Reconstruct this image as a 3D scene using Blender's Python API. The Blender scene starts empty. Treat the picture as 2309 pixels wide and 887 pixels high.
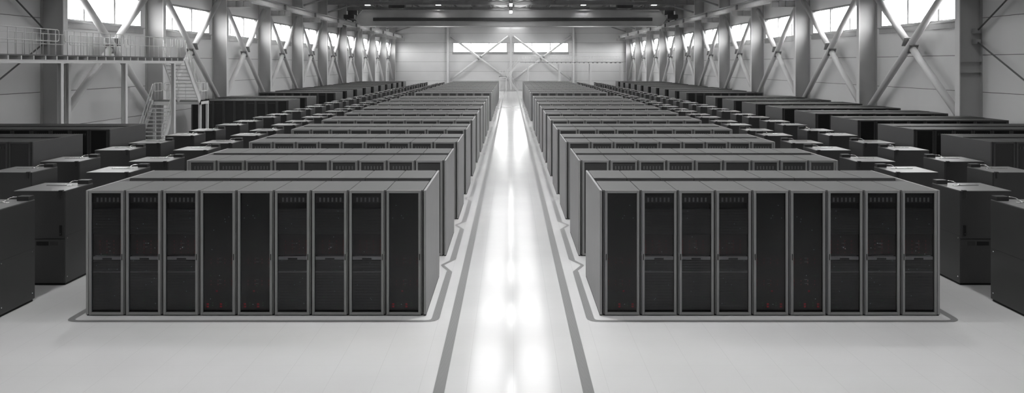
import bpy, bmesh, math, random
from mathutils import Vector, Matrix

random.seed(11)
SC = bpy.context.scene
COL = SC.collection
AX = 0.04                      # centre line of the aisle
H_CAM = 4.063
PI = math.pi

# ------------------------------------------------------------------ materials
def new_mat(name):
    m = bpy.data.materials.new(name)
    m.use_nodes = True
    return m, m.node_tree.nodes, m.node_tree.links, m.node_tree.nodes['Principled BSDF']

def paint(name, v, rough=0.5, spec=0.5, metal=0.0, noise=0.06, scale=3.0, tint=(1, 1, 1)):
    m, n, l, b = new_mat(name)
    b.inputs['Roughness'].default_value = rough
    b.inputs['Metallic'].default_value = metal
    b.inputs['Specular IOR Level'].default_value = spec
    tc = n.new('ShaderNodeTexCoord')
    nz = n.new('ShaderNodeTexNoise')
    nz.inputs['Scale'].default_value = scale
    nz.inputs['Detail'].default_value = 4
    rp = n.new('ShaderNodeValToRGB')
    rp.color_ramp.elements[0].position = 0.3
    rp.color_ramp.elements[1].position = 0.7
    rp.color_ramp.elements[0].color = (v*(1-noise)*tint[0], v*(1-noise)*tint[1], v*(1-noise)*tint[2], 1)
    rp.color_ramp.elements[1].color = (v*(1+noise)*tint[0], v*(1+noise)*tint[1], v*(1+noise)*tint[2], 1)
    l.new(tc.outputs['Object'], nz.inputs['Vector'])
    l.new(nz.outputs['Fac'], rp.inputs['Fac'])
    l.new(rp.outputs['Color'], b.inputs['Base Color'])
    return m

def glow(name, col, s):
    m, n, l, b = new_mat(name)
    b.inputs['Base Color'].default_value = (0.02, 0.02, 0.02, 1)
    b.inputs['Emission Color'].default_value = (*col, 1)
    b.inputs['Emission Strength'].default_value = s
    return m

L_SKY, L_WIN, P_LAMP, P_RIDGE = 4.1, 18.0, 160.0, 185.0

M = {}
M['rack'] = paint('rack_grey_paint', 0.12, 0.5, 0.12, noise=0.03)
M['frame'] = paint('door_frame_grey', 0.225, 0.5, 0.2, noise=0.03)
M['panel'] = paint('end_panel_grey', 0.27, 0.45, 0.3, noise=0.03)
M['rack2'] = paint('rack_charcoal_paint', 0.068, 0.5, 0.2, noise=0.03)
M['frame2'] = paint('door_frame_charcoal', 0.05, 0.4, 0.5, noise=0.03)
M['panel2'] = paint('end_panel_charcoal', 0.07, 0.4, 0.5, noise=0.03)
M['dark'] = paint('dark_plastic', 0.022, 0.4, 0.5)
M['vent2'] = paint('vent_slot_dim', 0.1, 0.5)
M['vent3'] = paint('vent_slot_dark', 0.035, 0.5)
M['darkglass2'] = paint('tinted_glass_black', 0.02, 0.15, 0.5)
M['runway'] = paint('runway_beam_grey', 0.6, 0.5, 0.35)
M['black'] = paint('matt_black', 0.006, 0.6, 0.3)
M['gapdark'] = paint('recess_dark', 0.012, 0.6, 0.3)
M['server'] = paint('server_front', 0.09, 0.5, 0.4)
M['mesh'] = paint('perforated_front', 0.062, 0.55, 0.35)
M['vent'] = paint('vent_panel_grey', 0.08, 0.5, 0.4)
M['slot'] = paint('vent_slot_light', 0.55, 0.45)
M['shelf'] = paint('shelf_grey', 0.85, 0.35, 0.6)
M['bar'] = paint('blanking_bar_grey', 0.32, 0.4)
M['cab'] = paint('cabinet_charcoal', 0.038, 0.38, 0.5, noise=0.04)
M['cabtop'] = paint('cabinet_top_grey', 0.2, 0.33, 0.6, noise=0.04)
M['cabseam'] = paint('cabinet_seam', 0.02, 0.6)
M['steel'] = paint('bare_steel', 0.75, 0.22, 0.5, metal=1.0)
M['white'] = paint('white_steel_paint', 0.72, 0.42, 0.4, noise=0.03, scale=1.2)
M['column'] = paint('column_grey_paint', 0.45, 0.5, 0.4, noise=0.04, scale=0.8)
M['wall'] = paint('wall_panel_grey', 0.74, 0.6, 0.3, noise=0.035, scale=0.35)
M['joint'] = paint('panel_joint_grey', 0.12, 0.7)
M['roof'] = paint('roof_sheet_grey', 0.14, 0.7, 0.3)
M['beam'] = paint('roof_beam_grey', 0.34, 0.5, 0.4)
M['crane'] = paint('crane_girder_grey', 0.56, 0.55, 0.5, noise=0.09, scale=0.6)
M['darkgrey'] = paint('dark_grey', 0.075, 0.5)
M['gusset'] = paint('gusset_grey', 0.3, 0.5)
M['rod'] = paint('tie_rod_grey', 0.12, 0.45)
M['deck'] = paint('deck_grating_grey', 0.16, 0.6)
M['frame_win'] = paint('window_frame_grey', 0.36, 0.5)
M['slab'] = paint('concrete_slab', 0.34, 0.6, noise=0.1)
M['heater'] = paint('heater_dark', 0.09, 0.5)
M['sky'] = glow('daylit_rooflight', (1, 1, 1), L_SKY)
M['lamp'] = glow('lamp_diffuser', (1, 1, 1), 25.0)
M['led_red'] = glow('led_red', (1, 0.03, 0.04), 0.45)
M['led_white'] = glow('led_white', (0.8, 0.95, 1), 1.4)
M['led_dim'] = glow('led_dim_white', (0.8, 0.85, 0.9), 0.18)
M['led_green'] = glow('led_green', (0.1, 0.9, 0.3), 0.5)
M['led_block'] = glow('led_red_block', (1, 0.03, 0.05), 0.24)

def glass_mat():
    m, n, l, b = new_mat('smoked_glass')
    n.remove(b)
    out = n['Material Output']
    tr = n.new('ShaderNodeBsdfTransparent'); tr.inputs['Color'].default_value = (0.72, 0.72, 0.73, 1)
    gl = n.new('ShaderNodeBsdfGlossy'); gl.inputs['Roughness'].default_value = 0.06
    gl.inputs['Color'].default_value = (0.75, 0.75, 0.75, 1)
    fr = n.new('ShaderNodeFresnel'); fr.inputs['IOR'].default_value = 1.4
    mx = n.new('ShaderNodeMixShader')
    l.new(fr.outputs[0], mx.inputs[0]); l.new(tr.outputs[0], mx.inputs[1]); l.new(gl.outputs[0], mx.inputs[2])
    l.new(mx.outputs[0], out.inputs['Surface'])
    return m
M['glass'] = glass_mat()
def pane_mat():
    m, n, l, b = new_mat('clear_window_glass')
    n.remove(b)
    tr = n.new('ShaderNodeBsdfTransparent'); tr.inputs['Color'].default_value = (0.97, 0.97, 0.97, 1)
    gl = n.new('ShaderNodeBsdfGlossy'); gl.inputs['Roughness'].default_value = 0.02
    mx = n.new('ShaderNodeMixShader'); mx.inputs[0].default_value = 0.06
    l.new(tr.outputs[0], mx.inputs[1]); l.new(gl.outputs[0], mx.inputs[2])
    l.new(mx.outputs[0], n['Material Output'].inputs['Surface'])
    return m
M['pane'] = pane_mat()
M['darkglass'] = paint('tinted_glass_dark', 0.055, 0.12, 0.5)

def floor_mat():
    m, n, l, b = new_mat('raised_floor_tiles')
    geo = n.new('ShaderNodeTexCoord')
    sep = n.new('ShaderNodeSeparateXYZ')
    l.new(geo.outputs['Object'], sep.inputs[0])
    def line(sock, off, pitch, w):
        a = n.new('ShaderNodeMath'); a.operation = 'SUBTRACT'; a.inputs[1].default_value = off - 50*pitch
        d = n.new('ShaderNodeMath'); d.operation = 'DIVIDE'; d.inputs[1].default_value = pitch
        f = n.new('ShaderNodeMath'); f.operation = 'FRACT'
        c = n.new('ShaderNodeMath'); c.operation = 'LESS_THAN'; c.inputs[1].default_value = w/pitch
        l.new(sock, a.inputs[0]); l.new(a.outputs[0], d.inputs[0]); l.new(d.outputs[0], f.inputs[0]); l.new(f.outputs[0], c.inputs[0])
        return c.outputs[0]
    lx = line(sep.outputs['X'], AX, 0.592, 0.005)
    ly = line(sep.outputs['Y'], 0.08, 0.39, 0.005)
    sc = n.new('ShaderNodeMath'); sc.operation = 'MULTIPLY'; sc.inputs[1].default_value = 0.35
    l.new(ly, sc.inputs[0])
    mxm = n.new('ShaderNodeMath'); mxm.operation = 'MAXIMUM'
    l.new(lx, mxm.inputs[0]); l.new(sc.outputs[0], mxm.inputs[1])
    nz = n.new('ShaderNodeTexNoise'); nz.inputs['Scale'].default_value = 0.7; nz.inputs['Detail'].default_value = 5
    l.new(geo.outputs['Object'], nz.inputs['Vector'])
    rp = n.new('ShaderNodeValToRGB')
    rp.color_ramp.elements[0].color = (0.60, 0.60, 0.60, 1); rp.color_ramp.elements[0].position = 0.3
    rp.color_ramp.elements[1].color = (0.64, 0.64, 0.64, 1); rp.color_ramp.elements[1].position = 0.7
    l.new(nz.outputs['Fac'], rp.inputs['Fac'])
    mix = n.new('ShaderNodeMix'); mix.data_type = 'RGBA'
    l.new(mxm.outputs[0], mix.inputs[0]); l.new(rp.outputs['Color'], mix.inputs[6])
    mix.inputs[7].default_value = (0.53, 0.53, 0.53, 1)
    l.new(mix.outputs[2], b.inputs['Base Color'])
    b.inputs['Roughness'].default_value = 0.115
    b.inputs['Specular IOR Level'].default_value = 0.42
    return m
M['floor'] = floor_mat()

def perforated_mat():
    m, n, l, b = new_mat('perforated_floor_strip')
    tc = n.new('ShaderNodeTexCoord')
    vo = n.new('ShaderNodeTexVoronoi'); vo.inputs['Scale'].default_value = 70; vo.inputs['Randomness'].default_value = 0.0
    l.new(tc.outputs['Object'], vo.inputs['Vector'])
    rp = n.new('ShaderNodeValToRGB')
    rp.color_ramp.elements[0].position = 0.34; rp.color_ramp.elements[1].position = 0.40
    rp.color_ramp.elements[0].color = (0.08, 0.08, 0.08, 1); rp.color_ramp.elements[1].color = (0.24, 0.24, 0.24, 1)
    l.new(vo.outputs['Distance'], rp.inputs['Fac'])
    l.new(rp.outputs['Color'], b.inputs['Base Color'])
    b.inputs['Roughness'].default_value = 0.4
    b.inputs['Specular IOR Level'].default_value = 0.3
    return m
M['perf'] = perforated_mat()

# ------------------------------------------------------------------ mesh building
class MB:
    def __init__(self):
        self.bm = bmesh.new(); self.mats = []
    def mi(self, mat):
        if mat not in self.mats: self.mats.append(mat)
        return self.mats.index(mat)
    def faces(self, vs, fs, mat):
        i = self.mi(mat)
        v = [self.bm.verts.new(p) for p in vs]
        out = []
        for f in fs:
            q = self.bm.faces.new([v[k] for k in f]); q.material_index = i; out.append(q)
        return out
    def box(self, x0, x1, y0, y1, z0, z1, mat, bev=0):
        if x0 > x1: x0, x1 = x1, x0
        if y0 > y1: y0, y1 = y1, y0
        vs = [(x, y, z) for x in (x0, x1) for y in (y0, y1) for z in (z0, z1)]
        fs = ((0, 1, 3, 2), (4, 6, 7, 5), (0, 4, 5, 1), (2, 3, 7, 6), (0, 2, 6, 4), (1, 5, 7, 3))
        q = self.faces(vs, fs, mat)
        if bev:
            es = list({e for f in q for e in f.edges})
            bmesh.ops.bevel(self.bm, geom=es, offset=bev, segments=2, affect='EDGES', profile=0.5)
        return self
    def obox(self, c, ax, ay, az, hx, hy, hz, mat):
        c = Vector(c)
        vs = [c + ax*sx*hx + ay*sy*hy + az*sz*hz for sx in (-1, 1) for sy in (-1, 1) for sz in (-1, 1)]
        self.faces(vs, ((0, 1, 3, 2), (4, 6, 7, 5), (0, 4, 5, 1), (2, 3, 7, 6), (0, 2, 6, 4), (1, 5, 7, 3)), mat)
        return self
    def tube(self, pts, r, mat, n=10, closed=False):
        pts = [Vector(p) for p in pts]
        i = self.mi(mat); N = len(pts); rings = []
        t0 = (pts[1] - pts[0]).normalized()
        up = Vector((0, 0, 1)) if abs(t0.z) < 0.9 else Vector((1, 0, 0))
        a = t0.cross(up).normalized()
        for k, p in enumerate(pts):
            if closed:
                ti = (p - pts[k-1]).normalized(); to = (pts[(k+1) % N] - p).normalized()
            else:
                ti = (p - pts[k-1]).normalized() if k else (pts[1]-p).normalized()
                to = (pts[k+1] - p).normalized() if k < N-1 else ti
            t = (ti + to)
            t = t.normalized() if t.length > 1e-6 else ti
            a = (a - t*a.dot(t)).normalized(); b = t.cross(a)
            cs = max(0.5, t.dot(to))
            rings.append([self.bm.verts.new(p + (a*math.cos(2*PI*j/n) + b*math.sin(2*PI*j/n))*r/ (cs if 0 < k < N-1 else 1)**0.5) for j in range(n)])
        for k in range(N if closed else N-1):
            A, B = rings[k], rings[(k+1) % N]
            for j in range(n):
                f = self.bm.faces.new((A[j], A[(j+1) % n], B[(j+1) % n], B[j])); f.material_index = i; f.smooth = True
        if not closed:
            f = self.bm.faces.new(rings[0][::-1]); f.material_index = i
            f = self.bm.faces.new(rings[-1]); f.material_index = i
        return self
    def prism(self, poly, mapf, d0, d1, mat):
        n = len(poly)
        vs = [mapf(u, v, d0) for u, v in poly] + [mapf(u, v, d1) for u, v in poly]
        fs = [tuple(range(n)), tuple(range(2*n-1, n-1, -1))]
        fs += [(k, k+n, (k+1) % n + n, (k+1) % n) for k in range(n)]
        self.faces(vs, fs, mat)
        return self
    def build(self, name, parent=None, flip=None):
        if flip:
            for v in self.bm.verts: v.co = flip(v.co)
        bmesh.ops.recalc_face_normals(self.bm, faces=self.bm.faces[:])
        if name == 'floor_marking':
            for f in self.bm.faces:
                if f.normal.z < 0: f.normal_flip()
        me = bpy.data.meshes.new(name)
        self.bm.to_mesh(me); self.bm.free()
        for m in self.mats: me.materials.append(M[m])
        o = bpy.data.objects.new(name, me); COL.objects.link(o)
        if parent: o.parent = parent
        return o

def empty(name, loc=(0, 0, 0), rz=0):
    o = bpy.data.objects.new(name, None); COL.objects.link(o)
    o.location = loc; o.rotation_euler = (0, 0, rz); o.empty_display_size = 0.2
    return o

def tag(o, label=None, cat=None, group=None, kind=None):
    for k, v in (('label', label), ('category', cat), ('group', group), ('kind', kind)):
        if v: o[k] = v
    return o

KIDS = {}
def kids(o):
    if o.name not in KIDS:
        KIDS[o.name] = [c for c in COL.objects if c.parent == o]
    return KIDS[o.name]

def clone(o, parent=None):
    c = o.copy(); COL.objects.link(c)
    if parent: c.parent = parent
    for k in kids(o): clone(k, c)
    return c

ORD = ['first', 'second', 'third', 'fourth', 'fifth', 'sixth', 'seventh', 'eighth', 'ninth', 'tenth', 'eleventh', 'twelfth',
       'thirteenth', 'fourteenth', 'fifteenth', 'sixteenth', 'seventeenth', 'eighteenth', 'nineteenth', 'twentieth']
SIDE = {-1: 'left', 1: 'right'}

# ------------------------------------------------------------------ the hall
WX = 19.25                       # wall from the centre line
CX = 18.3                        # column face from the centre line
Y_END, Y_BACK = 130.0, -24.0
ROOF = 10.9
COLY = [129.5 - 9.6*k for k in range(12)][::-1]      # 23.9 ... 129.5

MB().box(AX-WX-0.2, AX+WX+0.2, Y_BACK-0.2, 122.4, -0.2, 0, 'floor').build('floor')['kind'] = 'structure'
MB().box(AX-WX-0.2, AX+WX+0.2, 122.4, Y_END+0.2, -0.2, 0.0, 'slab').build('floor_slab')['kind'] = 'structure'

JOINTS = [0, 1.40, 2.92, 4.44, 5.96, 7.48, 9.0, 10.52, 11.1]
def wall(name, mapf, u0, u1, wins):
    """mapf(u, d, z): u along the wall, d outwards from the face. wins: (u0,u1) openings in the 5.96-7.48 row."""
    b = MB()
    def bx(a0, a1, d0, d1, z0, z1, mat):
        vs = [mapf(a, d, z) for a in (a0, a1) for d in (d0, d1) for z in (z0, z1)]
        b.faces(vs, ((0, 1, 3, 2), (4, 6, 7, 5), (0, 4, 5, 1), (2, 3, 7, 6), (0, 2, 6, 4), (1, 5, 7, 3)), mat)
    for k in range(len(JOINTS)-1):
        z0, z1 = JOINTS[k]+0.012, JOINTS[k+1]-0.012
        if k == 0: z0 = 0
        if k == 4:
            a = u0
            for w0, w1 in sorted(wins) + [(u1, None)]:
                if w0 - a > 0.01: bx(a, w0, 0, 0.18, z0, z1, 'wall')
                a = w1
        else:
            bx(u0, u1, 0, 0.18, z0, z1, 'wall')
        if k: bx(u0, u1, 0.03, 0.18, JOINTS[k]-0.012, JOINTS[k]+0.012, 'joint')
    o = b.build(name); o['kind'] = 'structure'
    return o

win_bays = [(COLY[k], COLY[k+1]) for k in range(1, 11)]          # bays with windows
mapL = lambda u, d, z: (AX-WX-d, u, z)
mapR = lambda u, d, z: (AX+WX+d, u, z)
mapE = lambda u, d, z: (AX+u, Y_END+d, z)
mapB = lambda u, d, z: (AX+u, Y_BACK-d, z)
side_wins = [(a+0.45, b-0.65) for a, b in win_bays]
wall('wall_left', mapL, Y_BACK, Y_END, side_wins)
wall('wall_right', mapR, Y_BACK, Y_END, side_wins)
end_wins = [(-9.2, -0.57), (0.53, 9.16)]
wall('wall_end', mapE, -WX, WX, end_wins)
wall('wall_back', mapB, -WX, WX, [])

nwin = [0]
def window(mapf, w0, w1):
    nwin[0] += 1
    b = MB()
    def bx(a0, a1, d0, d1, z0, z1, mat, bb=b):
        vs = [mapf(a, d, z) for a in (a0, a1) for d in (d0, d1) for z in (z0, z1)]
        bb.faces(vs, ((0, 1, 3, 2), (4, 6, 7, 5), (0, 4, 5, 1), (2, 3, 7, 6), (0, 2, 6, 4), (1, 5, 7, 3)), mat)
    z0, z1 = 5.972, 7.468
    bx(w0, w1, -0.01, 0.16, z0, z0+0.07, 'frame_win'); bx(w0, w1, -0.01, 0.16, z1-0.07, z1, 'frame_win')
    bx(w0, w0+0.08, -0.01, 0.16, z0+0.07, z1-0.07, 'frame_win'); bx(w1-0.08, w1, -0.01, 0.16, z0+0.07, z1-0.07, 'frame_win')
    for k in (1, 2):
        c = w0 + (w1-w0)*k/3
        bx(c-0.07, c+0.07, 0.0, 0.16, z0+0.07, z1-0.07, 'frame_win')
    o = b.build('window_%d' % nwin[0]); o['kind'] = 'structure'
    s = MB()
    bx(w0-0.1, w1+0.1, -0.07, 0, 5.64, 5.93, 'frame_win', s); bx(w0-0.1, w1+0.1, -0.12, 0.02, 5.90, 5.955, 'frame_win', s)
    s.build('window_sill', o)
    for k in range(3):
        c0 = w0 + (w1-w0)*k/3 + 0.07; c1 = w0 + (w1-w0)*(k+1)/3 - 0.07
        p = MB(); bx(c0, c1, 0.09, 0.12, z0+0.07, z1-0.07, 'pane', p); p.build('window_pane', o)
def portal(mapf, w0, w1, rot):
    ld = bpy.data.lights.new('window_daylight', 'AREA'); ld.shape = 'RECTANGLE'; ld.size = w1-w0-0.1; ld.size_y = 1.45
    ld.cycles.is_portal = True
    o = bpy.data.objects.new('window_daylight', ld); COL.objects.link(o)
    o.location = mapf((w0+w1)/2, 0.3, 6.72); o.rotation_euler = rot
for w in side_wins:
    portal(mapL, *w, (PI/2, 0, -PI/2)); portal(mapR, *w, (PI/2, 0, PI/2))
for w in end_wins: portal(mapE, *w, (-PI/2, 0, 0))
for w in side_wins: window(mapL, *w)
for w in side_wins: window(mapR, *w)
for w in end_wins: window(mapE, *w)

# roof: two decks with an open ridge, glazed bay by bay
SKX = 1.95
for s in (-1, 1):
    b = MB(); b.box(AX+s*SKX, AX+s*(WX+0.2), Y_BACK-0.3, Y_END+0.2, ROOF, ROOF+0.2, 'roof')
    for k in range(1, 8):                       # longitudinal purlins
        x = AX + s*(SKX+0.1 + k*2.2)
        b.box(x-0.05, x+0.05, 23.9, Y_END, ROOF-0.22, ROOF, 'roof')
    o = b.build('ceiling'); o['kind'] = 'structure'
for k in range(-5, 11):  # bays short of the first column pair are unseen, added to light rack fronts
    y0, y1 = 23.9+9.6*k, 33.5+9.6*k
    b = MB()
    for x in (-SKX, -0.36, 0.36, SKX): b.box(AX+x-0.05, AX+x+0.05, y0, y1, ROOF-0.12, ROOF+0.2, 'beam')
    for j in range(9):
        y = y0 + (y1-y0)*j/8
        b.box(AX-SKX, AX+SKX, y-0.03, y+0.03, ROOF-0.03, ROOF+0.12, 'beam')
    o = b.build('skylight'); o['kind'] = 'structure'
    p = MB()
    for s in (-1, 1): p.box(AX+s*0.38, AX+s*(SKX-0.04), y0+0.03, y1-0.03, ROOF+0.13, ROOF+0.16, 'sky')
    p.box(AX-0.36, AX+0.36, y0, y1, ROOF+0.1, ROOF+0.2, 'roof')
    p.build('skylight_glazing', o)

# columns with their crane brackets
def side_column(s, y):
    b = MB(); f = lambda x: AX + s*x
    b.box(f(CX), f(CX+0.035), y-0.17, y+0.17, 0, ROOF, 'white')
    b.box(f(CX+0.035), f(WX-0.03), y-0.015, y+0.015, 0, ROOF, 'column')
    b.box(f(WX-0.03), f(WX), y-0.17, y+0.17, 0, ROOF, 'column')
    for z in ((3.73, 4.17) if s > 0 and y < 34 else ()): b.box(f(CX+0.035), f(WX-0.03), y-0.15, y+0.15, z-0.012, z+0.012, 'column')
    o = b.build('column'); o['kind'] = 'structure'
    if y > 120: y_ = y
    c = MB()
    c.box(f(CX), f(16.81), y-0.15, y+0.15, 8.145, 8.17, 'runway'); c.box(f(CX), f(16.81), y-0.15, y+0.15, 7.75, 7.775, 'runway')
    c.box(f(CX), f(16.81), y-0.012, y+0.012, 7.775, 8.145, 'runway')
    for x in (16.82, 17.29, 17.75): c.box(f(x-0.012), f(x+0.012), y-0.15, y+0.15, 7.775, 8.145, 'runway')
    c.build('crane_bracket', o)
for y in COLY:
    for s in (-1, 1): side_column(s, y if y < 129 else 129.4)
for x in (-9.9, 0.07, 9.97):
    b = MB()
    b.box(x-0.16, x+0.16, 129.1, 129.14, 0, 10.0, 'white'); b.box(x-0.015, x+0.015, 129.14, 129.97, 0, 10.0, 'column')
    b.box(x-0.16, x+0.16, 129.96, 130.0, 0, 10.0, 'column')
    b.build('column')['kind'] = 'structure'
# runway beams
for s in (-1, 1):
    b = MB(); f = lambda x: AX + s*x
    b.box(f(17.14), f(17.44), 14, 129.8, 8.17, 8.195, 'runway'); b.box(f(17.14), f(17.44), 14, 129.8, 8.60, 8.625, 'runway')
    b.box(f(17.28), f(17.30), 14, 129.8, 8.195, 8.60, 'runway')
    for y in COLY: b.box(f(17.15), f(17.43), y-0.12, y+0.12, 8.195, 8.60, 'gusset')
    o = b.build('crane_runway_beam'); o['kind'] = 'structure'
    r = MB(); r.box(f(17.26), f(17.32), 14, 129.8, 8.625, 8.69, 'rod'); r.build('crane_rail', o)
# roof beams
for y in COLY:
    yy = min(y, 129.3)
    b = MB()
    b.box(AX-CX, AX+CX, yy-0.15, yy+0.15, 10.0, 10.03, 'beam'); b.box(AX-CX, AX+CX, yy-0.15, yy+0.15, 10.43, 10.46, 'beam')
    b.box(AX-CX, AX+CX, yy-0.012, yy+0.012, 10.03, 10.43, 'beam')
    for x in range(-16, 17, 4): b.box(AX+x*1.1-0.012, AX+x*1.1+0.012, yy-0.14, yy+0.14, 10.03, 10.43, 'beam')
    for s in (-1, 1):
        kb = MB(); kb.tube([(AX+s*18.25, yy, 9.25), (AX+s*15.9, yy, 9.98)], 0.09, 'beam', 8); kb.build('roof_knee_brace')['kind'] = 'structure'
        for x in (-15.4, -11, -6.6, -2.05): b.box(AX-s*x-0.04, AX-s*x+0.04, yy-0.04, yy+0.04, 10.46, ROOF, 'beam')
    b.build('roof_beam')['kind'] = 'structure'
# lattice purlins and ridge bracing in the bays one can see
for k in range(4, 11):
    y0, y1 = COLY[k], COLY[k+1]
    for x in (-15, -4.3, -2.2, 2.2, 4.3, 15):
        b = MB(); X = AX + x
        b.tube([(X, y0, 10.42), (X, y1, 10.42)], 0.05, 'beam', 6)
        N = 8; pts = [(X, y0 + (y1-y0)*j/N, 10.42 if j % 2 == 0 else 10.84) for j in range(N+1)]
        for j in range(N): b.tube([pts[j], pts[j+1]], 0.035, 'beam', 6)
        b.tube([(X, y0, 10.84), (X, y1, 10.84)], 0.05, 'beam', 6)
        b.build('lattice_purlin')['kind'] = 'structure'
for k in range(2, 11):
    y0, y1 = COLY[k], COLY[k+1]
    b = MB()
    for s in (-1, 1):
        b.tube([(AX+s*0.15, y0+0.25, 10.1), (AX+s*1.95, y0+2.4, 10.5)], 0.07, 'beam', 8)
        b.tube([(AX+s*0.15, y1-0.25, 10.1), (AX+s*1.95, y1-2.4, 10.5)], 0.07, 'beam', 8)
        b.tube([(AX+s*1.95, y0+0.25, 10.5), (AX+s*1.95, y1-0.25, 10.5)], 0.09, 'beam', 8)
    tag(b.build('ceiling_brace'), 'tubular steel brace spreading under the ridge skylight, %s from the near end' % ORD[k-2], 'roof brace', 'tubular braces under the skylight', 'thing')

# ------------------------------------------------------------------ cross braces
def end_frame(p, q):
    d = (q-p).normalized()
    return d
def cross_brace(name, P, Q, R, S, nrm, label, group):
    """P-Q the tube that runs through, R-S the one cut at the crossing. nrm: out of the brace plane."""
    P, Q, R, S = map(Vector, (P, Q, R, S)); nrm = Vector(nrm)
    C = (P+Q)/2
    root = empty(name, (C.x, C.y, 0))
    tag(root, label, 'steel brace', group, 'thing')
    inv = -Vector((C.x, C.y, 0))
    r = 0.16
    MB().tube([P+inv, Q+inv], r, 'white', 20).build('brace_tube', root)
    d = (S-R).normalized()
    MB().tube([R+inv, C+inv-d*0.34], r, 'white', 20).build('brace_tube', root)
    MB().tube([C+inv+d*0.34, S+inv], r, 'white', 20).build('brace_tube', root)
    side = d.cross(nrm).normalized()
    for k in (-1, 1):
        g = MB()
        g.obox(C+inv+d*k*0.30, d, side, nrm, 0.022, 0.24, 0.22, 'gusset')
        g.obox(C+inv+d*k*0.20, d, side, nrm, 0.10, 0.20, 0.018, 'gusset')
        for a in (-0.18, 0.18):
            for e in (-0.15, 0.15):
                c = C+inv+d*k*0.33+side*a+nrm*e
                g.tube([c-d*0.02, c+d*0.02], 0.03, 'rod', 6)
        g.build('gusset_plate', root)
    for p, q in ((P, Q), (Q, P), (R, S), (S, R)):
        t = (q-p).normalized(); sd = t.cross(nrm).normalized()
        g = MB(); g.obox(p+inv-t*0.01, t, sd, nrm, 0.17, 0.13, 0.02, 'white'); g.build('end_plate', root)
for k in range(1, 11):
    a, b_ = COLY[k]+0.40, COLY[k+1]-(0.40 if k < 10 else 0.5)
    for s in (-1, 1):
        X = AX + s*18.72
        lab = 'white tubular cross brace on the %s wall, %s window bay from the near end' % (SIDE[s], ORD[k-1])
        cross_brace('column_brace', (X, a, 8.15), (X, b_, 1.75), (X, b_, 8.15), (X, a, 1.75), (-s, 0, 0), lab, 'cross braces along the side walls')
for x0, x1, w in ((-9.9, 0.07, 'left'), (0.07, 9.97, 'right')):
    a, b_ = x0+0.42, x1-0.42
    lab = 'white tubular cross brace in front of the %s end wall window' % w
    cross_brace('column_brace', (a, 129.45, 8.5), (b_, 129.45, 1.6), (b_, 129.45, 8.5), (a, 129.45, 1.6), (0, -1, 0), lab, 'cross braces on the end wall')
# tie rods in the windowless near bay
for s in (-1, 1):
    root = empty('tie_rod_brace', (AX+s*18.98, 33.0, 0))
    tag(root, 'thin dark tie rod pair fanning from the near %s wall column' % SIDE[s], 'tie rod', 'thin tie rods in the near bays')
    for h0, y1, h1 in ((5.45, -8.6, 10.4), (4.95, -8.6, 0.6)):
        MB().tube([(0, 0.2, h0), (0, y1, h1)], 0.034, 'rod', 10).build('rod', root)
    for h in (4.98, 5.42):
        g = MB(); g.box(-0.1, 0.1, 0.16, 0.46, h-0.1, h+0.1, 'gusset', 0.02); g.build('anchor_block', root)

# ------------------------------------------------------------------ overhead crane
cr = empty('overhead_crane', (AX, 86.0, 0))
tag(cr, 'grey overhead travelling crane bridge spanning the hall below the roof', 'crane')
hexa = [(-15.56, 9.76), (15.56, 9.76), (16.4, 8.92), (15.8, 8.13), (-15.8, 8.13), (-16.4, 8.92)]
for y0 in (0.0, 2.2):
    g = MB()
    g.prism(hexa, lambda u, v, d: (u, d, v), y0, y0+0.5, 'crane')
    g.box(-15.7, 15.7, y0-0.08, y0+0.58, 9.76, 9.79, 'crane'); g.box(-15.75, 15.75, y0-0.08, y0+0.58, 8.10, 8.13, 'crane')
    for s in (-1, 1):                                # rim plates along the tapered ends
        g.prism([(s*15.56, 9.76), (s*16.4, 8.92), (s*16.44, 8.92), (s*15.6, 9.80)], lambda u, v, d: (u, d, v), y0-0.08, y0+0.58, 'crane')
        g.prism([(s*15.8, 8.13), (s*16.4, 8.92), (s*16.44, 8.92), (s*15.84, 8.10)], lambda u, v, d: (u, d, v), y0-0.08, y0+0.58, 'crane')
    gg = g.build('bridge_girder', cr)
    if y0 == 0:
        t = MB(); t.box(-14.5, 14.9, -0.16, 0.0, 8.62, 8.97, 'darkgrey', 0.03); t.build('girder_band', gg)  # dark band along the front girder, built as a shallow box
for s in (-1, 1):
    g = MB(); g.box(s*16.35, s*17.45, -0.9, 3.6, 8.82, 9.25, 'darkgrey', 0.03); g.box(s*16.2, s*17.2, 0.1, 0.4, 9.25, 9.75, 'darkgrey')
    for y in (-0.5, 3.2): g.tube([(s*17.15, y, 8.82), (s*17.35, y, 8.82)], 0.13, 'rod', 14)
    g.build('end_carriage', cr)

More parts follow.
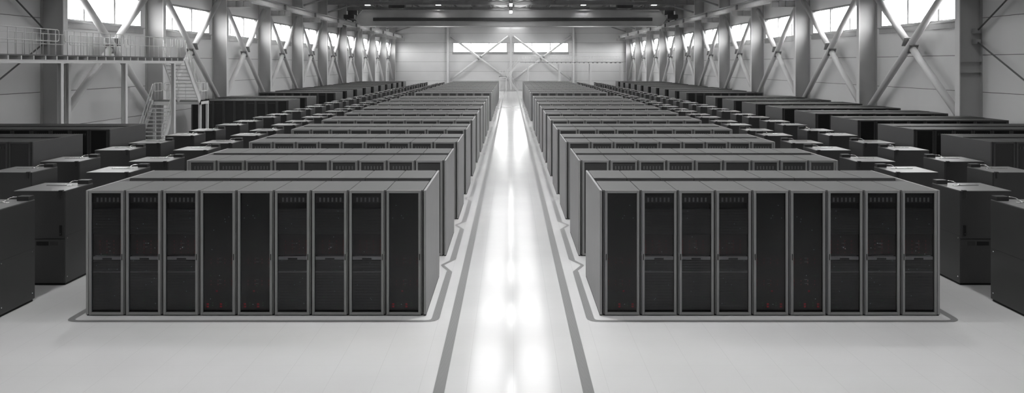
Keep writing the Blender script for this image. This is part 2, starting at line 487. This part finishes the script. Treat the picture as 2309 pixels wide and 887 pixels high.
# ------------------------------------------------------------------ lamps, heaters
def area_light(parent, z, sx, sy, power, spread=150):
    ld = bpy.data.lights.new('lamp_light', 'AREA'); ld.shape = 'RECTANGLE'; ld.size = sx; ld.size_y = sy
    ld.energy = power; ld.spread = math.radians(spread)
    o = bpy.data.objects.new('lamp_light', ld); COL.objects.link(o); o.parent = parent; o.location = (0, 0, z)
    return o
LAMP = None
for k in range(0, 13):  # nearest bay's lamps are added out of view to brighten the rack fronts
    y = 23.9 + 9.6*(k-1) - 4.8
    if y > 125: break
    for x in (-15.2, -7.7, 7.7, 15.2):
        if LAMP is None:
            LAMP = empty('roof_lamp')
            h = MB(); h.box(-0.28, 0.28, -0.65, 0.65, 0.06, 0.2, 'beam', 0.02); h.build('housing', LAMP)
            h = MB(); h.box(-0.25, 0.25, -0.6, 0.6, 0.03, 0.06, 'lamp'); h.build('diffuser', LAMP)
            h = MB()
            for yy in (-0.4, 0.4): h.tube([(0, yy, 0.2), (0, yy, 0.6)], 0.015, 'rod', 6)
            h.build('hanger', LAMP)
            o = LAMP
            kids(LAMP)
        else: o = clone(LAMP)
        o.location = (AX+x, y, 10.3)
        area_light(o, 0.02, 0.5, 1.2, P_LAMP if abs(x) < 10 else P_LAMP*0.12, 140)
        where = {-15.2: 'along the left wall', -7.7: 'above the left racks', 7.7: 'above the right racks', 15.2: 'along the right wall'}[x]
        tag(o, 'flat roof lamp hung from ceiling %s, %s bay from near end' % (where, ORD[k]), 'lamp', 'roof lamps over the racks')
CL = None
for k, y in enumerate([14.3] + COLY[0:7]):  # nearest two are unseen, added to even out light along the aisle
    if CL is None:
        CL = empty('pendant_lamp')
        h = MB(); h.box(-0.13, 0.13, -0.13, 0.13, 0.0, 0.24, 'lamp', 0.02); h.build('diffuser', CL)
        h = MB(); h.box(-0.16, 0.16, -0.16, 0.16, 0.24, 0.42, 'darkgrey', 0.02)
        for a in (-0.11, 0.11): h.box(a-0.03, a+0.03, -0.05, 0.05, 0.42, 0.83, 'darkgrey')
        h.build('bracket', CL); kids(CL); o = CL
    else: o = clone(CL)
    o.location = (AX, y, 9.17)
    area_light(o, -0.02, 0.24, 0.24, P_RIDGE, 120)
    tag(o, 'small bright lamp under the ridge beam above the aisle, %s from the near end' % ORD[k], 'lamp', 'ridge lamps over the aisle')
HT = None
for y, w in ((77.5, 'nearer'), (88.3, 'farther')):
    for s in (-1, 1):
        if HT is None:
            HT = empty('unit_heater')
            h = MB(); h.box(-0.85, 0.85, -0.6, 0.6, 0.06, 0.45, 'heater', 0.03); h.build('casing', HT)
            h = MB()
            for j in range(9): h.box(-0.68+j*0.155, -0.58+j*0.155, -0.62, 0.55, 0.0, 0.06, 'gusset')
            h.build('louvre', HT)
            h = MB()
            for a in (-0.7, 0.7): h.tube([(a, 0, 0.45), (a, 0, 0.85)], 0.02, 'rod', 6)
            h.build('hanger', HT); kids(HT); o = HT
        else: o = clone(HT)
        o.location = (AX+s*12.3, y, 10.06)
        tag(o, 'dark louvred unit heater under the roof, %s of the two %s of the ridge' % (w, SIDE[s]), 'heater', 'unit heaters under the roof')

# ------------------------------------------------------------------ server racks
PITCH, DEP, HT_R = 0.6, 1.04, 2.028
def fx(s):                      # mirror so that the aisle edge of the door is local +x for left racks, -x for right
    return (lambda c: Vector((c.x, c.y, c.z))) if s < 0 else (lambda c: Vector((-c.x, c.y, c.z)))

def shell_mb(pm='rack'):
    b = MB(); w = 0.294
    b.box(-w, w, 0.03, DEP, 2.0, HT_R, pm, 0.006)                      # top
    b.box(-w, w, DEP-0.03, DEP, 0.03, 2.0, pm)                         # back
    b.box(-w, -w+0.025, 0.05, DEP-0.03, 0.03, 2.0, 'gapdark'); b.box(w-0.025, w, 0.05, DEP-0.03, 0.03, 2.0, 'gapdark')
    b.box(w-0.027, w-0.009, 0.012, 0.05, 0.03, 2.0, pm)                 # post seen in the gap between doors
    b.box(-w+0.025, w-0.025, 0.05, DEP-0.03, 0.03, 0.06, 'black')
    b.box(-w+0.01, w-0.01, 0.04, DEP-0.02, 0, 0.03, 'black')               # plinth
    return b
def frame_mb(fm='frame'):
    b = MB(); x0, x1 = -0.297, 0.261; z0, z1 = 0.015, HT_R-0.002; t = 0.042
    b.box(x0, x0+t, 0, 0.035, z0, z1, fm, 0.004); b.box(x1-t, x1, 0, 0.035, z0, z1, fm, 0.004)
    b.box(x0+t, x1-t, 0.0, 0.035, z0, z0+t, fm, 0.004); b.box(x0+t, x1-t, 0.0, 0.035, z1-t-0.003, z1, fm, 0.004)
    return b
DX0, DX1 = -0.255, 0.219        # door opening
DC = (DX0+DX1)/2
def handle_mb():
    b = MB(); b.box(0.233, 0.246, -0.008, 0.0, 0.90, 1.0, 'black', 0.003); return b
def vent_mb(y=0.04):
    b = MB(); b.box(DX0+0.004, DX1-0.004, y+0.004, y+0.1, 1.932, 1.985, 'mesh'); b.box(DX0+0.01, DX1-0.01, y, y+0.12, 1.818, 1.93, 'vent')
    for k in range(6):
        c = DC-0.155+k*0.066
        b.box(c-0.0135, c+0.0135, y-0.006, y, 1.836, 1.904, 'slot')
    return b
def servers_mb(z0, z1, y=0.045, u=0.0445):
    b = MB(); n = round((z1-z0)/u); u = (z1-z0)/n
    for k in range(n):
        b.box(DX0+0.004, DX1-0.004, y, y+0.7, z0+k*u+0.0012, z0+(k+1)*u-0.0012, 'server')
    return b
def leds_mb(kind, seed):
    rnd = random.Random(seed)
    b = MB()
    def dot(x, z, w, h, m, y=0.036): b.box(DX0+x-w, DX0+x+w, y, y+0.006, z-h, z+h, m)
    def whites(z):
        for x in (0.228, 0.252, 0.262, 0.280): dot(x, z, 0.004, 0.003, 'led_dim')
    if kind == 'E':
        for z in (1.2, 1.14, 1.077, 1.015):
            for x in (0.122, 0.233, 0.345, 0.456): dot(x, z, 0.0035, 0.0035, 'led_red')
        whites(1.165); whites(1.105)
        zs = (0.12, 1.7)
    else:
        for z0 in (0.905, 0.555):
            for z in (z0, z0-0.06):
                for x in (0.117, 0.230, 0.340, 0.453): dot(x, z, 0.0035, 0.0035, 'led_red')
            whites(z0+0.02); whites(z0-0.043)
        dot(0.21, 0.39, 0.013, 0.009, 'led_block')
        for z in (0.18, 0.138):
            for x in (0.064, 0.277): dot(x, z, 0.016, 0.010, 'led_block')
            for x in (0.145, 0.357): dot(x, z+0.02, 0.003, 0.003, 'led_green')
        zs = (0.15, 1.85)
    for k in range(rnd.randint(8, 13)):
        dot(rnd.uniform(0.05, 0.42), rnd.uniform(*zs), 0.0028, 0.0028, rnd.choice(['led_white', 'led_white', 'led_green']))
    return b

PROTO = {}
def rack_proto(kind, s, full, var, row, zone):
    key = (kind, s, full, var, row, zone)
    if key in PROTO: return PROTO[key], False
    f = fx(s)
    r = empty('server_rack')
    shell_mb('rack' if zone == 'c' else 'rack2').build('cabinet_shell', r, f)
    d = frame_mb('frame' if zone == 'c' else 'frame2').build('door', r, f)
    if full:
        g = MB(); g.box(DX0-0.003, DX1+0.003, 0.014, 0.02, 0.055, HT_R-0.045, 'glass'); g.build('smoked_glass_pane', d, f)
        handle_mb().build('door_handle', d, f)
        if kind == 'E':
            vent_mb().build('vent_panel', r, f)
            servers_mb(1.31, 1.716).build('server_stack', r, f)
            b = MB(); b.box(DX0+0.004, DX1-0.004, 0.07, 0.7, 0.965, 1.304, 'mesh'); b.box(DX0+0.004, DX1-0.004, 0.12, 0.7, 1.72, 1.81, 'black'); b.build('patch_panel', r, f)
            b = MB(); b.box(DX0+0.005, DX1-0.005, 0.04, 0.5, 0.895, 0.952, 'shelf', 0.006); b.box(DC-0.075, DC+0.075, 0.036, 0.08, 0.888, 0.928, 'server'); b.build('pull_out_shelf', r, f)
            b = MB(); b.box(DX0+0.004, DX1-0.004, 0.04, 0.2, 0.687, 0.713, 'bar', 0.004); b.build('blanking_bar', r, f)
            servers_mb(0.718, 0.886).build('server_stack', r, f)
            servers_mb(0.085, 0.682).build('server_stack', r, f)
        else:
            b = MB(); b.box(DX0+0.004, DX1-0.004, 0.042, 0.5, 0.085, 1.982, 'mesh'); b.build('perforated_inner_panel', r, f)
        leds_mb(kind, hash(key[3]) + (7 if kind == 'E' else 3)).build('indicator_lights', r, f)
    else:
        g = MB(); g.box(DX0-0.003, DX1+0.003, 0.014, 0.03, 0.055, HT_R-0.045, 'darkglass' if zone == 'c' else 'darkglass2'); g.build('smoked_glass_pane', d, f)
        if kind == 'E' and row == 0:
            b = MB()
            for k in range(6):
                c = DC-0.155+k*0.066
                b.box(c-0.0135, c+0.0135, 0.008, 0.014, 1.836, 1.904, 'vent2' if zone == 'c' else 'vent3')
            b.build('vent_slots', r, f)
    kids(r)
    for c in kids(r): kids(c)
    PROTO[key] = r
    return r, True

PATTERN = 'BEEEBBEEE'
IDX = [i for i in range(21) if i != 10]
ALL9 = list(range(9))
SEL = {}
for s in (-1, 1):
    for i in range(4):
        SEL['c', s, i, 0] = ALL9; SEL['c', s, i, 1] = ALL9
    for i in (4, 5, 6): SEL['c', s, i, 0] = ALL9
    SEL['c', s, 11, 0] = [0]
    SEL['o', s, 2, 0] = [0, 1]; SEL['o', s, 2, 1] = [0, 1, 2]
    SEL['o', s, 3, 0] = [0, 1, 2, 3, 4, 5]; SEL['o', s, 3, 1] = [0, 1, 2, 3, 4, 5, 6]
    SEL['o', s, 9, 0] = [0]; SEL['o', s, 11, 0] = [0, 1, 2]
SEL['c', -1, 4, 1] = [0, 2, 4, 6, 8]; SEL['c', 1, 4, 1] = [0, 3, 5, 6, 7, 8]
SEL['o', -1, 8, 0] = ALL9
SEL['o', 1, 4, 0] = ALL9; SEL['o', 1, 4, 1] = [1, 2, 3, 5, 6, 7, 8]
SEL['o', 1, 5, 0] = ALL9; SEL['o', 1, 6, 0] = ALL9; SEL['o', 1, 7, 0] = [0]; SEL['o', 1, 8, 0] = [0]
Y0, BLOCK = 13.16, 4.1
IN_C, IN_O = 1.40, 12.53
NEAR = {0: 'near', 1: 'far'}

def blocks():
    for s in (-1, 1):
        for zone in 'co':
            for i in IDX:
                if zone == 'o' and (i < 2 or (s < 0 and i in (4, 5, 6, 7))): continue
                yield s, zone, i
def order(s, zone, i):          # how many rows from the near end, as seen
    n = [b[2] for b in blocks() if b[0] == s and b[1] == zone].index(i)
    return ORD[n] if n < 20 else None

rest = MB()
def rest_rack(x, y, row, s, zone):
    rk, fk = ('rack', 'frame') if zone == 'c' else ('rack2', 'frame2')
    sg = 1 if row == 0 else -1
    yy0 = y if row == 0 else y + DEP
    Y = lambda v: yy0 + sg*v
    rest.box(x-0.294, x+0.294, Y(0.03), Y(DEP), 2.0, HT_R, rk)
    rest.box(x-0.293, x+0.293, Y(0.05), Y(DEP), 0.0, 2.0, rk if row == 1 else 'gapdark')
    m = -s*sg                                        # side of the aisle edge of the door
    e0, e1 = x - m*0.297, x + m*0.261
    for a0, a1, z0, z1 in ((e0, e0+m*0.042, 0.015, 2.026), (e1-m*0.042, e1, 0.015, 2.026), (e0+m*0.042, e1-m*0.042, 1.981, 2.026), (e0+m*0.042, e1-m*0.042, 0.015, 0.057)):
        rest.box(a0, a1, Y(0), Y(0.049), z0, z1, fk)
    rest.box(e0+m*0.042, e1-m*0.042, Y(0.02), Y(0.049), 0.057, 1.981, 'darkglass' if zone == 'c' else 'darkglass2')

n_rack = 0
for s, zone, i in blocks():
    xin = IN_C if zone == 'c' else IN_O
    y = Y0 + BLOCK*i
    for row in (0, 1):
        yr = y if row == 0 else y + 1.44
        sel = SEL.get((zone, s, i, row), [])
        for p in ALL9:
            x = AX + s*(xin + 0.045 + PITCH*(p+0.5))
            if p not in sel:
                rest_rack(x, yr, row, s, zone); continue
            kind = PATTERN[p]
            full = row == 0 and zone == 'c' and i < 1
            sv = s if row == 0 else -s
            o, fresh = rack_proto(kind, sv, full, (p+i) % 4 if full else 0, row, zone)
            if not fresh: o = clone(o)
            o.location = (x, yr, 0) if row == 0 else (x, yr+DEP, 0)
            o.rotation_euler = (0, 0, 0 if row == 0 else PI)
            kd = 'vent-topped' if kind == 'E' else 'plain-doored'
            if row == 1: kd = 'grey'
            if zone == 'c':
                lab = '%s server rack, %s from aisle, %s side of %s double row %s of aisle' % (kd, ORD[p], NEAR[row], order(s, zone, i), SIDE[s])
                grp = 'server racks in the double rows %s of the aisle' % SIDE[s]
            else:
                lab = 'dark server rack, %s from end panel, %s side of %s %s wall double row' % (ORD[p], NEAR[row], order(s, zone, i), SIDE[s])
                grp = 'server racks in the double rows along the %s wall' % SIDE[s]
            tag(o, lab, 'server rack', grp); n_rack += 1
ro = rest.build('server_racks_beyond')
tag(ro, 'grey server racks filling the many farther double rows of the hall', 'server racks', None, 'stuff')

EPS = {}
for s, zone, i in blocks():
    xin = IN_C if zone == 'c' else IN_O
    y = Y0 + BLOCK*i
    for e in (0, 1):
        if zone not in EPS:
            EP = EPS[zone] = empty('end_panel')
            b = MB(); b.box(-0.019, 0.019, 0.0, 2.48, 0.02, HT_R, 'panel' if zone == 'c' else 'panel2', 0.005); b.build('panel_sheet', EP)
            b = MB(); b.box(-0.018, 0.018, 0.03, 2.45, 0.0, 0.02, 'black'); b.build('plinth', EP)
            kids(EP); o = EP
        else: o = clone(EPS[zone])
        a = xin + 0.021 if e == 0 else xin + 5.445 + 0.024
        o.location = (AX + s*a, y, 0)
        where = ('aisle' if zone == 'c' else 'inner') if e == 0 else ('outer' if zone == 'c' else 'wall')
        if zone == 'c': lab = 'tall grey panel closing %s end of %s double rack row %s of aisle' % (where, order(s, zone, i), SIDE[s])
        else: lab = 'tall grey panel closing %s end of %s double row along %s wall' % (where, order(s, zone, i), SIDE[s])
        tag(o, lab, 'end panel', 'end panels of the double rack rows')

# ------------------------------------------------------------------ power cabinets
CW, CD, CH = 0.94, 1.01, 1.74
def cab_proto(s, full):
    """local x = 0 at the aisle edge; the cabinet reaches to -CW (mirrored on the right)"""
    f = fx(s)
    r = empty('power_cabinet')
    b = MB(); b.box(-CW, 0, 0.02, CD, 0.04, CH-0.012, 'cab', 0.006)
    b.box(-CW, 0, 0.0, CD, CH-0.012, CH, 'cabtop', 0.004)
    b.box(-CW+0.02, -0.02, 0.05, CD-0.03, 0, 0.04, 'black')
    b.build('body', r, f)
    d = MB()
    d.box(-CW+0.004, -0.012, 0.0, 0.02, 0.865, CH-0.016, 'cab', 0.004); d.build('upper_door', r, f)
    e = MB(); e.box(-CW+0.004, -0.012, 0.0, 0.02, 0.05, 0.845, 'cab', 0.004); e.build('lower_door', r, f)
    c = MB(); c.box(-0.105, -0.035, -0.022, 0.04, CH, CH+0.012, 'dark', 0.003); c.box(-0.105, -0.035, -0.022, 0.0, CH-0.02, CH+0.0, 'dark'); c.box(-0.085, -0.055, -0.02, 0.0, CH-0.13, CH-0.02, 'dark', 0.004)
    c.build('latch', r, f)
    t = MB(); t.box(-0.215, -0.004, 0.84, 1.0, CH, CH+0.075, 'dark', 0.008); t.build('junction_box', r, f)
    w = MB(); w.tube([(-0.21, 0.92, CH+0.055), (-0.30, 0.90, CH+0.058), (-0.335, 0.86, CH+0.05), (-0.345, 0.70, CH+0.012)], 0.0065, 'steel', 8)
    w.build('steel_conduit', r, f)
    p = MB(); p.box(-0.70, -0.36, 0.63, 0.69, CH, CH+0.012, 'steel', 0.003)
    p.tube([(-0.27, 0.66, CH), (-0.27, 0.66, CH+0.012)], 0.05, 'steel', 20); p.tube([(-0.345, 0.69, CH), (-0.345, 0.69, CH+0.02)], 0.02, 'steel', 12)
    p.build('cable_gland_plate', r, f)
    if full:
        KU = [o for o in COL.objects if o.parent == r]
        up = [o for o in KU if o.name.startswith('upper_door')][0]; lo = [o for o in KU if o.name.startswith('lower_door')][0]
        h = MB(); h.box(-0.095, -0.05, -0.022, 0.0, 0.92, 1.11, 'black', 0.006); h.tube([(-0.072, -0.028, 0.955), (-0.072, -0.02, 0.955)], 0.012, 'steel', 10); h.build('door_handle', up, f)
        v = MB(); v.box(-0.52, -0.30, -0.006, 0.0, 0.74, 0.81, 'black'); v.box(-0.27, -0.13, -0.004, 0.0, 0.74, 0.81, 'cabseam'); v.build('vent_grille', lo, f)
        sc = MB()
        for z in (0.15, 0.86):
            for yy in (0.08, 0.93): sc.tube([(0.0, yy, z), (0.006, yy, z)], 0.012, 'steel', 8)
        sc.box(0.0, 0.003, 0.03, CD-0.02, 0.905, 0.91, 'cabseam')
        sc.build('side_fixings', r, f)
    kids(r)
    for c in kids(r): kids(c)
    return r
CAB = {}
for s in (-1, 1):
    for ci, xin in enumerate((8.21, 10.32)):
        n = 0
        for k in range(20):
            for dy in (0, 1.95):
                n += 1
                full = k < 5
                if ci == 1 and n <= 2: continue                      # outside the picture
                if (s, full) not in CAB: o = CAB[s, full] = cab_proto(s, full)
                else: o = clone(CAB[s, full])
                o.location = (AX + s*xin, 13.01 + 4.5*k + dy, 0)
                q = n - (2 if ci else 0)
                num = ORD[q-1] if q <= 20 else ('twenty-' + ORD[q-21] if q < 30 else ('thirtieth' if q == 30 else 'thirty-' + ORD[q-31] if q < 40 else 'fortieth'))
                lab = 'charcoal power cabinet with conduit on top, %s in %s line %s of aisle' % (num, ('inner', 'outer')[ci], SIDE[s])
                tag(o, lab, 'power cabinet', 'power cabinets in two lines %s of the aisle' % SIDE[s])

# ------------------------------------------------------------------ floor strips
def ribbon(b, pts, widths, mat='perf', z=0.003):
    """widths: one per segment; pts open polyline of 2D points"""
    P = [Vector((p[0], p[1])) for p in pts]; n = len(P); L, R = [], []
    for k in range(n):
        t1 = (P[k]-P[k-1]).normalized() if k else (P[1]-P[0]).normalized()
        t2 = (P[k+1]-P[k]).normalized() if k < n-1 else t1
        t = t1+t2
        t = t.normalized() if t.length > 1e-5 else t1
        w = (widths[max(0, k-1)] + widths[min(n-2, k)])/4
        w /= max(0.75, t.dot(t1))
        nn = Vector((-t.y, t.x))
        L.append(P[k]+nn*w); R.append(P[k]-nn*w)
    for k in range(n-1):
        q = [L[k], L[k+1], R[k+1], R[k]]
        vs = [(v.x, v.y, 0.0) for v in q] + [(v.x, v.y, z) for v in q]
        b.faces(vs, ((4, 5, 6, 7),), mat)
def fillet(pts, ws):
    out, wo = [pts[0]], []
    for k in range(1, len(pts)-1):
        a, p, c = Vector(pts[k-1]), Vector(pts[k]), Vector(pts[k+1])
        d1 = (a-p); d2 = (c-p)
        rad = 0.07 if min(ws[k-1], ws[k]) < 0.08 else 0.16
        r = min(rad, d1.length*0.4, d2.length*0.4)
        p1 = p + d1.normalized()*r; p2 = p + d2.normalized()*r
        out.append(tuple(p1)); wo.append(ws[k-1])
        for t in (0.25, 0.5, 0.75, 1.0):
            out.append(tuple(p1*(1-t)**2 + p*2*t*(1-t) + p2*t*t)); wo.append(ws[k-1]*(1-t)+ws[k]*t)
    out.append(pts[-1]); wo.append(ws[-1])
    return out, wo
def outline(xi, xo, i0, i1, s, label):
    b = MB()
    ys = [Y0 + BLOCK*i for i in range(i0, i1+1)]
    inner = [(xi, ys[0]-0.27)]
    for k, y in enumerate(ys):
        if k < len(ys)-1: inner += [(xi, y+2.84), (xi+0.185, y+3.32), (xi, y+3.76)]
        else: inner += [(xi, y+2.75)]
    outer = []
    for x, y in inner: outer.append((xo - (x-xi), y))
    path = [((xi+xo)/2, ys[0]-0.27)] + inner + outer[::-1] + [((xi+xo)/2, ys[0]-0.27)]
    ws = []
    for k in range(len(path)-1):
        dx = abs(path[k+1][0]-path[k][0]); dy = abs(path[k+1][1]-path[k][1])
        ws.append(0.085 if dy < 0.01 else (0.125 if dx < 0.01 else 0.07))
    path = [(AX + s*x, y) for x, y in path]
    pts, ws = fillet(path, ws)
    ribbon(b, pts, ws)
    o = b.build('floor_marking'); o['kind'] = 'structure'; o['label'] = label
for s in (-1, 1):
    outline(1.235, 7.03, 0, 9, s, 'dark perforated outline strip on the floor round the near rack rows %s of the aisle' % SIDE[s])
    outline(1.235, 7.03, 11, 20, s, 'dark perforated outline strip on the floor round the far rack rows %s of the aisle' % SIDE[s])
    b = MB(); ribbon(b, [(AX+s*0.928, 4.0), (AX+s*0.928, 122.3)], [0.141])
    o = b.build('floor_marking'); o['kind'] = 'structure'; o['label'] = 'long dark perforated strip running along the %s edge of the aisle' % SIDE[s]

# ------------------------------------------------------------------ mezzanines with stairs
def mezzanine(mapf, x_start, posts, depth, lab_p, lab_s, base):
    """local x towards the stair (deck ends at 0), y from the front edge to the back, z up"""
    T = lambda x, y, z: mapf(x, y, z)
    class LB(MB):
        def lbox(self, x0, x1, y0, y1, z0, z1, mat):
            vs = [T(x, y, z) for x in (x0, x1) for y in (y0, y1) for z in (z0, z1)]
            self.faces(vs, ((0, 1, 3, 2), (4, 6, 7, 5), (0, 4, 5, 1), (2, 3, 7, 6), (0, 2, 6, 4), (1, 5, 7, 3)), mat); return self
        def ltube(self, pts, r, mat='white', n=8, closed=False):
            return self.tube([T(*p) for p in pts], r, mat, n, closed)
    root = empty('mezzanine_platform', T(x_start/2, depth/2, 0)); tag(root, lab_p, 'mezzanine', 'steel mezzanines')
    off = Vector(root.location)
    def fin(b, name, par=root):
        for v in b.bm.verts: v.co -= off
        return b.build(name, par)
    Z = 4.39
    fin(LB().lbox(x_start, 0, 0, depth, Z-0.045, Z, 'deck'), 'deck')
    for y in (0.0, depth-0.12):
        b = LB(); b.lbox(x_start, 0, y, y+0.12, 4.10, 4.115, 'white'); b.lbox(x_start, 0, y, y+0.12, 4.205, 4.22, 'white'); b.lbox(x_start, 0, y+0.02, y+0.04, 4.115, 4.205, 'white')
        fin(b, 'edge_beam')
    x = -0.1
    while x > x_start:
        fin(LB().lbox(x-0.03, x+0.03, 0.0, depth, 4.22, Z-0.045, 'white'), 'joist')
        x -= 0.686
    for px in posts:
        for y in (0.06, depth-0.06):
            b = LB(); b.lbox(px-0.09, px+0.09, y-0.07, y-0.055, 0, 4.10, 'white'); b.lbox(px-0.09, px+0.09, y+0.055, y+0.07, 0, 4.10, 'white'); b.lbox(px-0.012, px+0.012, y-0.055, y+0.055, 0, 4.10, 'white')
            b.lbox(px-0.14, px+0.14, y-0.1, y+0.1, 4.08, 4.10, 'white'); b.lbox(px-0.14, px+0.14, y-0.12, y+0.12, 0, 0.02, 'white')
            fin(b, 'post')
    def loop(P):                                       # rounded rectangle through 4 corners
        pts = []
        n = len(P)
        for k in range(n):
            a, p, c = Vector(P[k-1]), Vector(P[k]), Vector(P[(k+1) % n])
            p1 = p + (a-p).normalized()*0.1; p2 = p + (c-p).normalized()*0.1
            for t in (0, 0.5, 1): pts.append(p1*(1-t)**2 + p*2*t*(1-t) + p2*t*t)
        return pts
    edges = sorted([x_start] + [p for p in posts if p > x_start + 0.3] + [0.0])
    for y in (0.02, depth-0.02):
        for k in range(len(edges)-1):
            a, c = edges[k]+0.17, edges[k+1]-0.17
            if c - a < 0.8: continue
            b = LB()
            b.ltube(loop([(a, y, 4.86), (c, y, 4.86), (c, y, 5.26), (a, y, 5.26)]), 0.016, closed=True)
            n = max(2, int((c-a)/0.49)+1)
            for j in range(n):
                xx = a+0.22 + (c-a-0.44)*j/(n-1)
                b.ltube([(xx, y, Z), (xx, y, 5.26)], 0.013)
            fin(b, 'railing')
    # stair
    st = empty('steel_staircase', T(1.5, 1.2, 0)); tag(st, lab_s, 'staircase', 'steel staircases at the mezzanines')
    off = Vector(st.location)
    ZL = 2.22
    def flight(xa, za, xb, zb, y0, y1, n):
        d = Vector((xb-xa, 0, zb-za)); L = d.length; d.normalize(); nn = Vector((-d.z, 0, d.x))
        if nn.z < 0: nn = -nn
        for y in (y0, y1-0.05):
            b = LB()
            q = [Vector((xa, 0, za)) - nn*0.19, Vector((xb, 0, zb)) - nn*0.19, Vector((xb, 0, zb)) + nn*0.05, Vector((xa, 0, za)) + nn*0.05]
            vs = [T(v.x, y, v.z) for v in q] + [T(v.x, y+0.05, v.z) for v in q]
            b.faces(vs, ((0, 1, 2, 3), (7, 6, 5, 4), (0, 4, 5, 1), (1, 5, 6, 2), (2, 6, 7, 3), (3, 7, 4, 0)), 'white')
            fin(b, 'stringer', st)
        for k in range(1, n):
            t = k/n; x = xa + (xb-xa)*t; z = za + (zb-za)*t
            fin(LB().lbox(x-0.13, x+0.13, y0+0.05, y1-0.05, z-0.04, z, 'white'), 'tread', st)
        for y in (y0+0.025, y1-0.025):
            b = LB(); u = Vector((xa, y, za)); v = Vector((xb, y, zb)); up = Vector((0, 0, 0.88)); mid = Vector((0, 0, 0.46))
            b.ltube(loop([tuple(u+up), tuple(v+up), tuple(v+mid), tuple(u+mid)]), 0.016, closed=True)
            for t in (0.08, 0.36, 0.64, 0.92):
                p = u.lerp(v, t); b.ltube([tuple(p), tuple(p+up)], 0.013)
            fin(b, 'handrail', st)
    XL = 2.05
    flight(0.17, Z-0.02, XL, ZL, 0.0, 1.1, 12)
    flight(0.36, 0.0, XL, ZL, 1.25, 2.45, 12)
    b = LB(); b.lbox(XL, XL+1.2, 0, 2.45, ZL-0.05, ZL, 'deck')
    b.lbox(XL, XL+1.2, 0, 0.06, ZL-0.2, ZL-0.0, 'white'); b.lbox(XL, XL+1.2, 2.39, 2.45, ZL-0.2, ZL, 'white')
    b.lbox(XL, XL+0.06, 0, 2.45, ZL-0.2, ZL-0.05, 'white'); b.lbox(XL+1.14, XL+1.2, 0, 2.45, ZL-0.2, ZL, 'white')
    fin(b, 'landing', st)
    for x in (XL+0.1, XL+1.1):
        for y in (0.07, 2.38):
            b = LB(); b.lbox(x-0.06, x+0.06, y-0.06, y+0.06, 0, ZL-0.2, 'white'); b.lbox(x-0.1, x+0.1, y-0.1, y+0.1, 0, 0.015, 'white')
            fin(b, 'landing_post', st)
    b = LB()
    for P in ([(XL+0.1, 0.03), (XL+1.12, 0.03)], [(XL+1.17, 0.1), (XL+1.17, 2.35)], [(XL+0.1, 2.42), (XL+1.12, 2.42)]):
        (xa, ya), (xb, yb) = P
        b.ltube(loop([(xa, ya, ZL+0.46), (xb, yb, ZL+0.46), (xb, yb, ZL+0.88), (xa, ya, ZL+0.88)]), 0.016, closed=True)
        for t in (0.12, 0.5, 0.88): b.ltube([(xa+(xb-xa)*t, ya+(yb-ya)*t, ZL), (xa+(xb-xa)*t, ya+(yb-ya)*t, ZL+0.88)], 0.013)
    fin(b, 'landing_railing', st)

XE = 39.4
mezzanine(lambda x, y, z: (AX-15.78-y, XE+x, z), -24.0, [38.25-XE, 33.45-XE, 28.65-XE, 23.85-XE, 19.05-XE], 2.45,
          'white steel mezzanine platform on posts with railings along the left wall',
          'white steel staircase with landing at the end of the left wall mezzanine', None)
mezzanine(lambda x, y, z: (1.5-x, 122.9+y, z), -15.5, [-1.15, -5.9, -10.6, -15.3], 2.45,
          'distant white steel mezzanine platform on posts in front of the end wall',
          'distant white steel staircase with landing at the far end of the aisle', None)

# ------------------------------------------------------------------ world, camera, view
w = bpy.data.worlds.new('World'); SC.world = w; w.use_nodes = True
wn, wl = w.node_tree.nodes, w.node_tree.links
bg = wn['Background']
tc = wn.new('ShaderNodeTexCoord'); sp = wn.new('ShaderNodeSeparateXYZ'); wl.new(tc.outputs['Generated'], sp.inputs[0])
rp = wn.new('ShaderNodeValToRGB')                 # pale overcast sky over a dull yard
rp.color_ramp.elements[0].position = 0.0; rp.color_ramp.elements[0].color = (0.06, 0.06, 0.06, 1)
rp.color_ramp.elements[1].position = 0.02; rp.color_ramp.elements[1].color = (1, 1, 1, 1)
wl.new(sp.outputs['Z'], rp.inputs['Fac']); wl.new(rp.outputs['Color'], bg.inputs[0])
bg.inputs[1].default_value = L_WIN

cam = bpy.data.cameras.new('Camera'); co = bpy.data.objects.new('Camera', cam); COL.objects.link(co)
co.location = (0, 0, H_CAM); co.rotation_euler = (PI/2, 0, 0)
cam.sensor_width = 36; cam.sensor_fit = 'HORIZONTAL'; cam.lens = 1840/2309*36
cam.shift_x = (1154.5-1151)/2309; cam.shift_y = -(443.5-145)/2309
cam.clip_end = 400
SC.camera = co
SC.view_settings.view_transform = 'Standard'; SC.view_settings.look = 'None'
SC.view_settings.exposure = 0.0; SC.view_settings.gamma = 1.0; SC.view_settings.use_curve_mapping = False
SC.cycles.max_bounces = 8; SC.cycles.diffuse_bounces = 4; SC.cycles.transparent_max_bounces = 12
print('racks built as things:', n_rack, 'objects:', len(COL.objects))
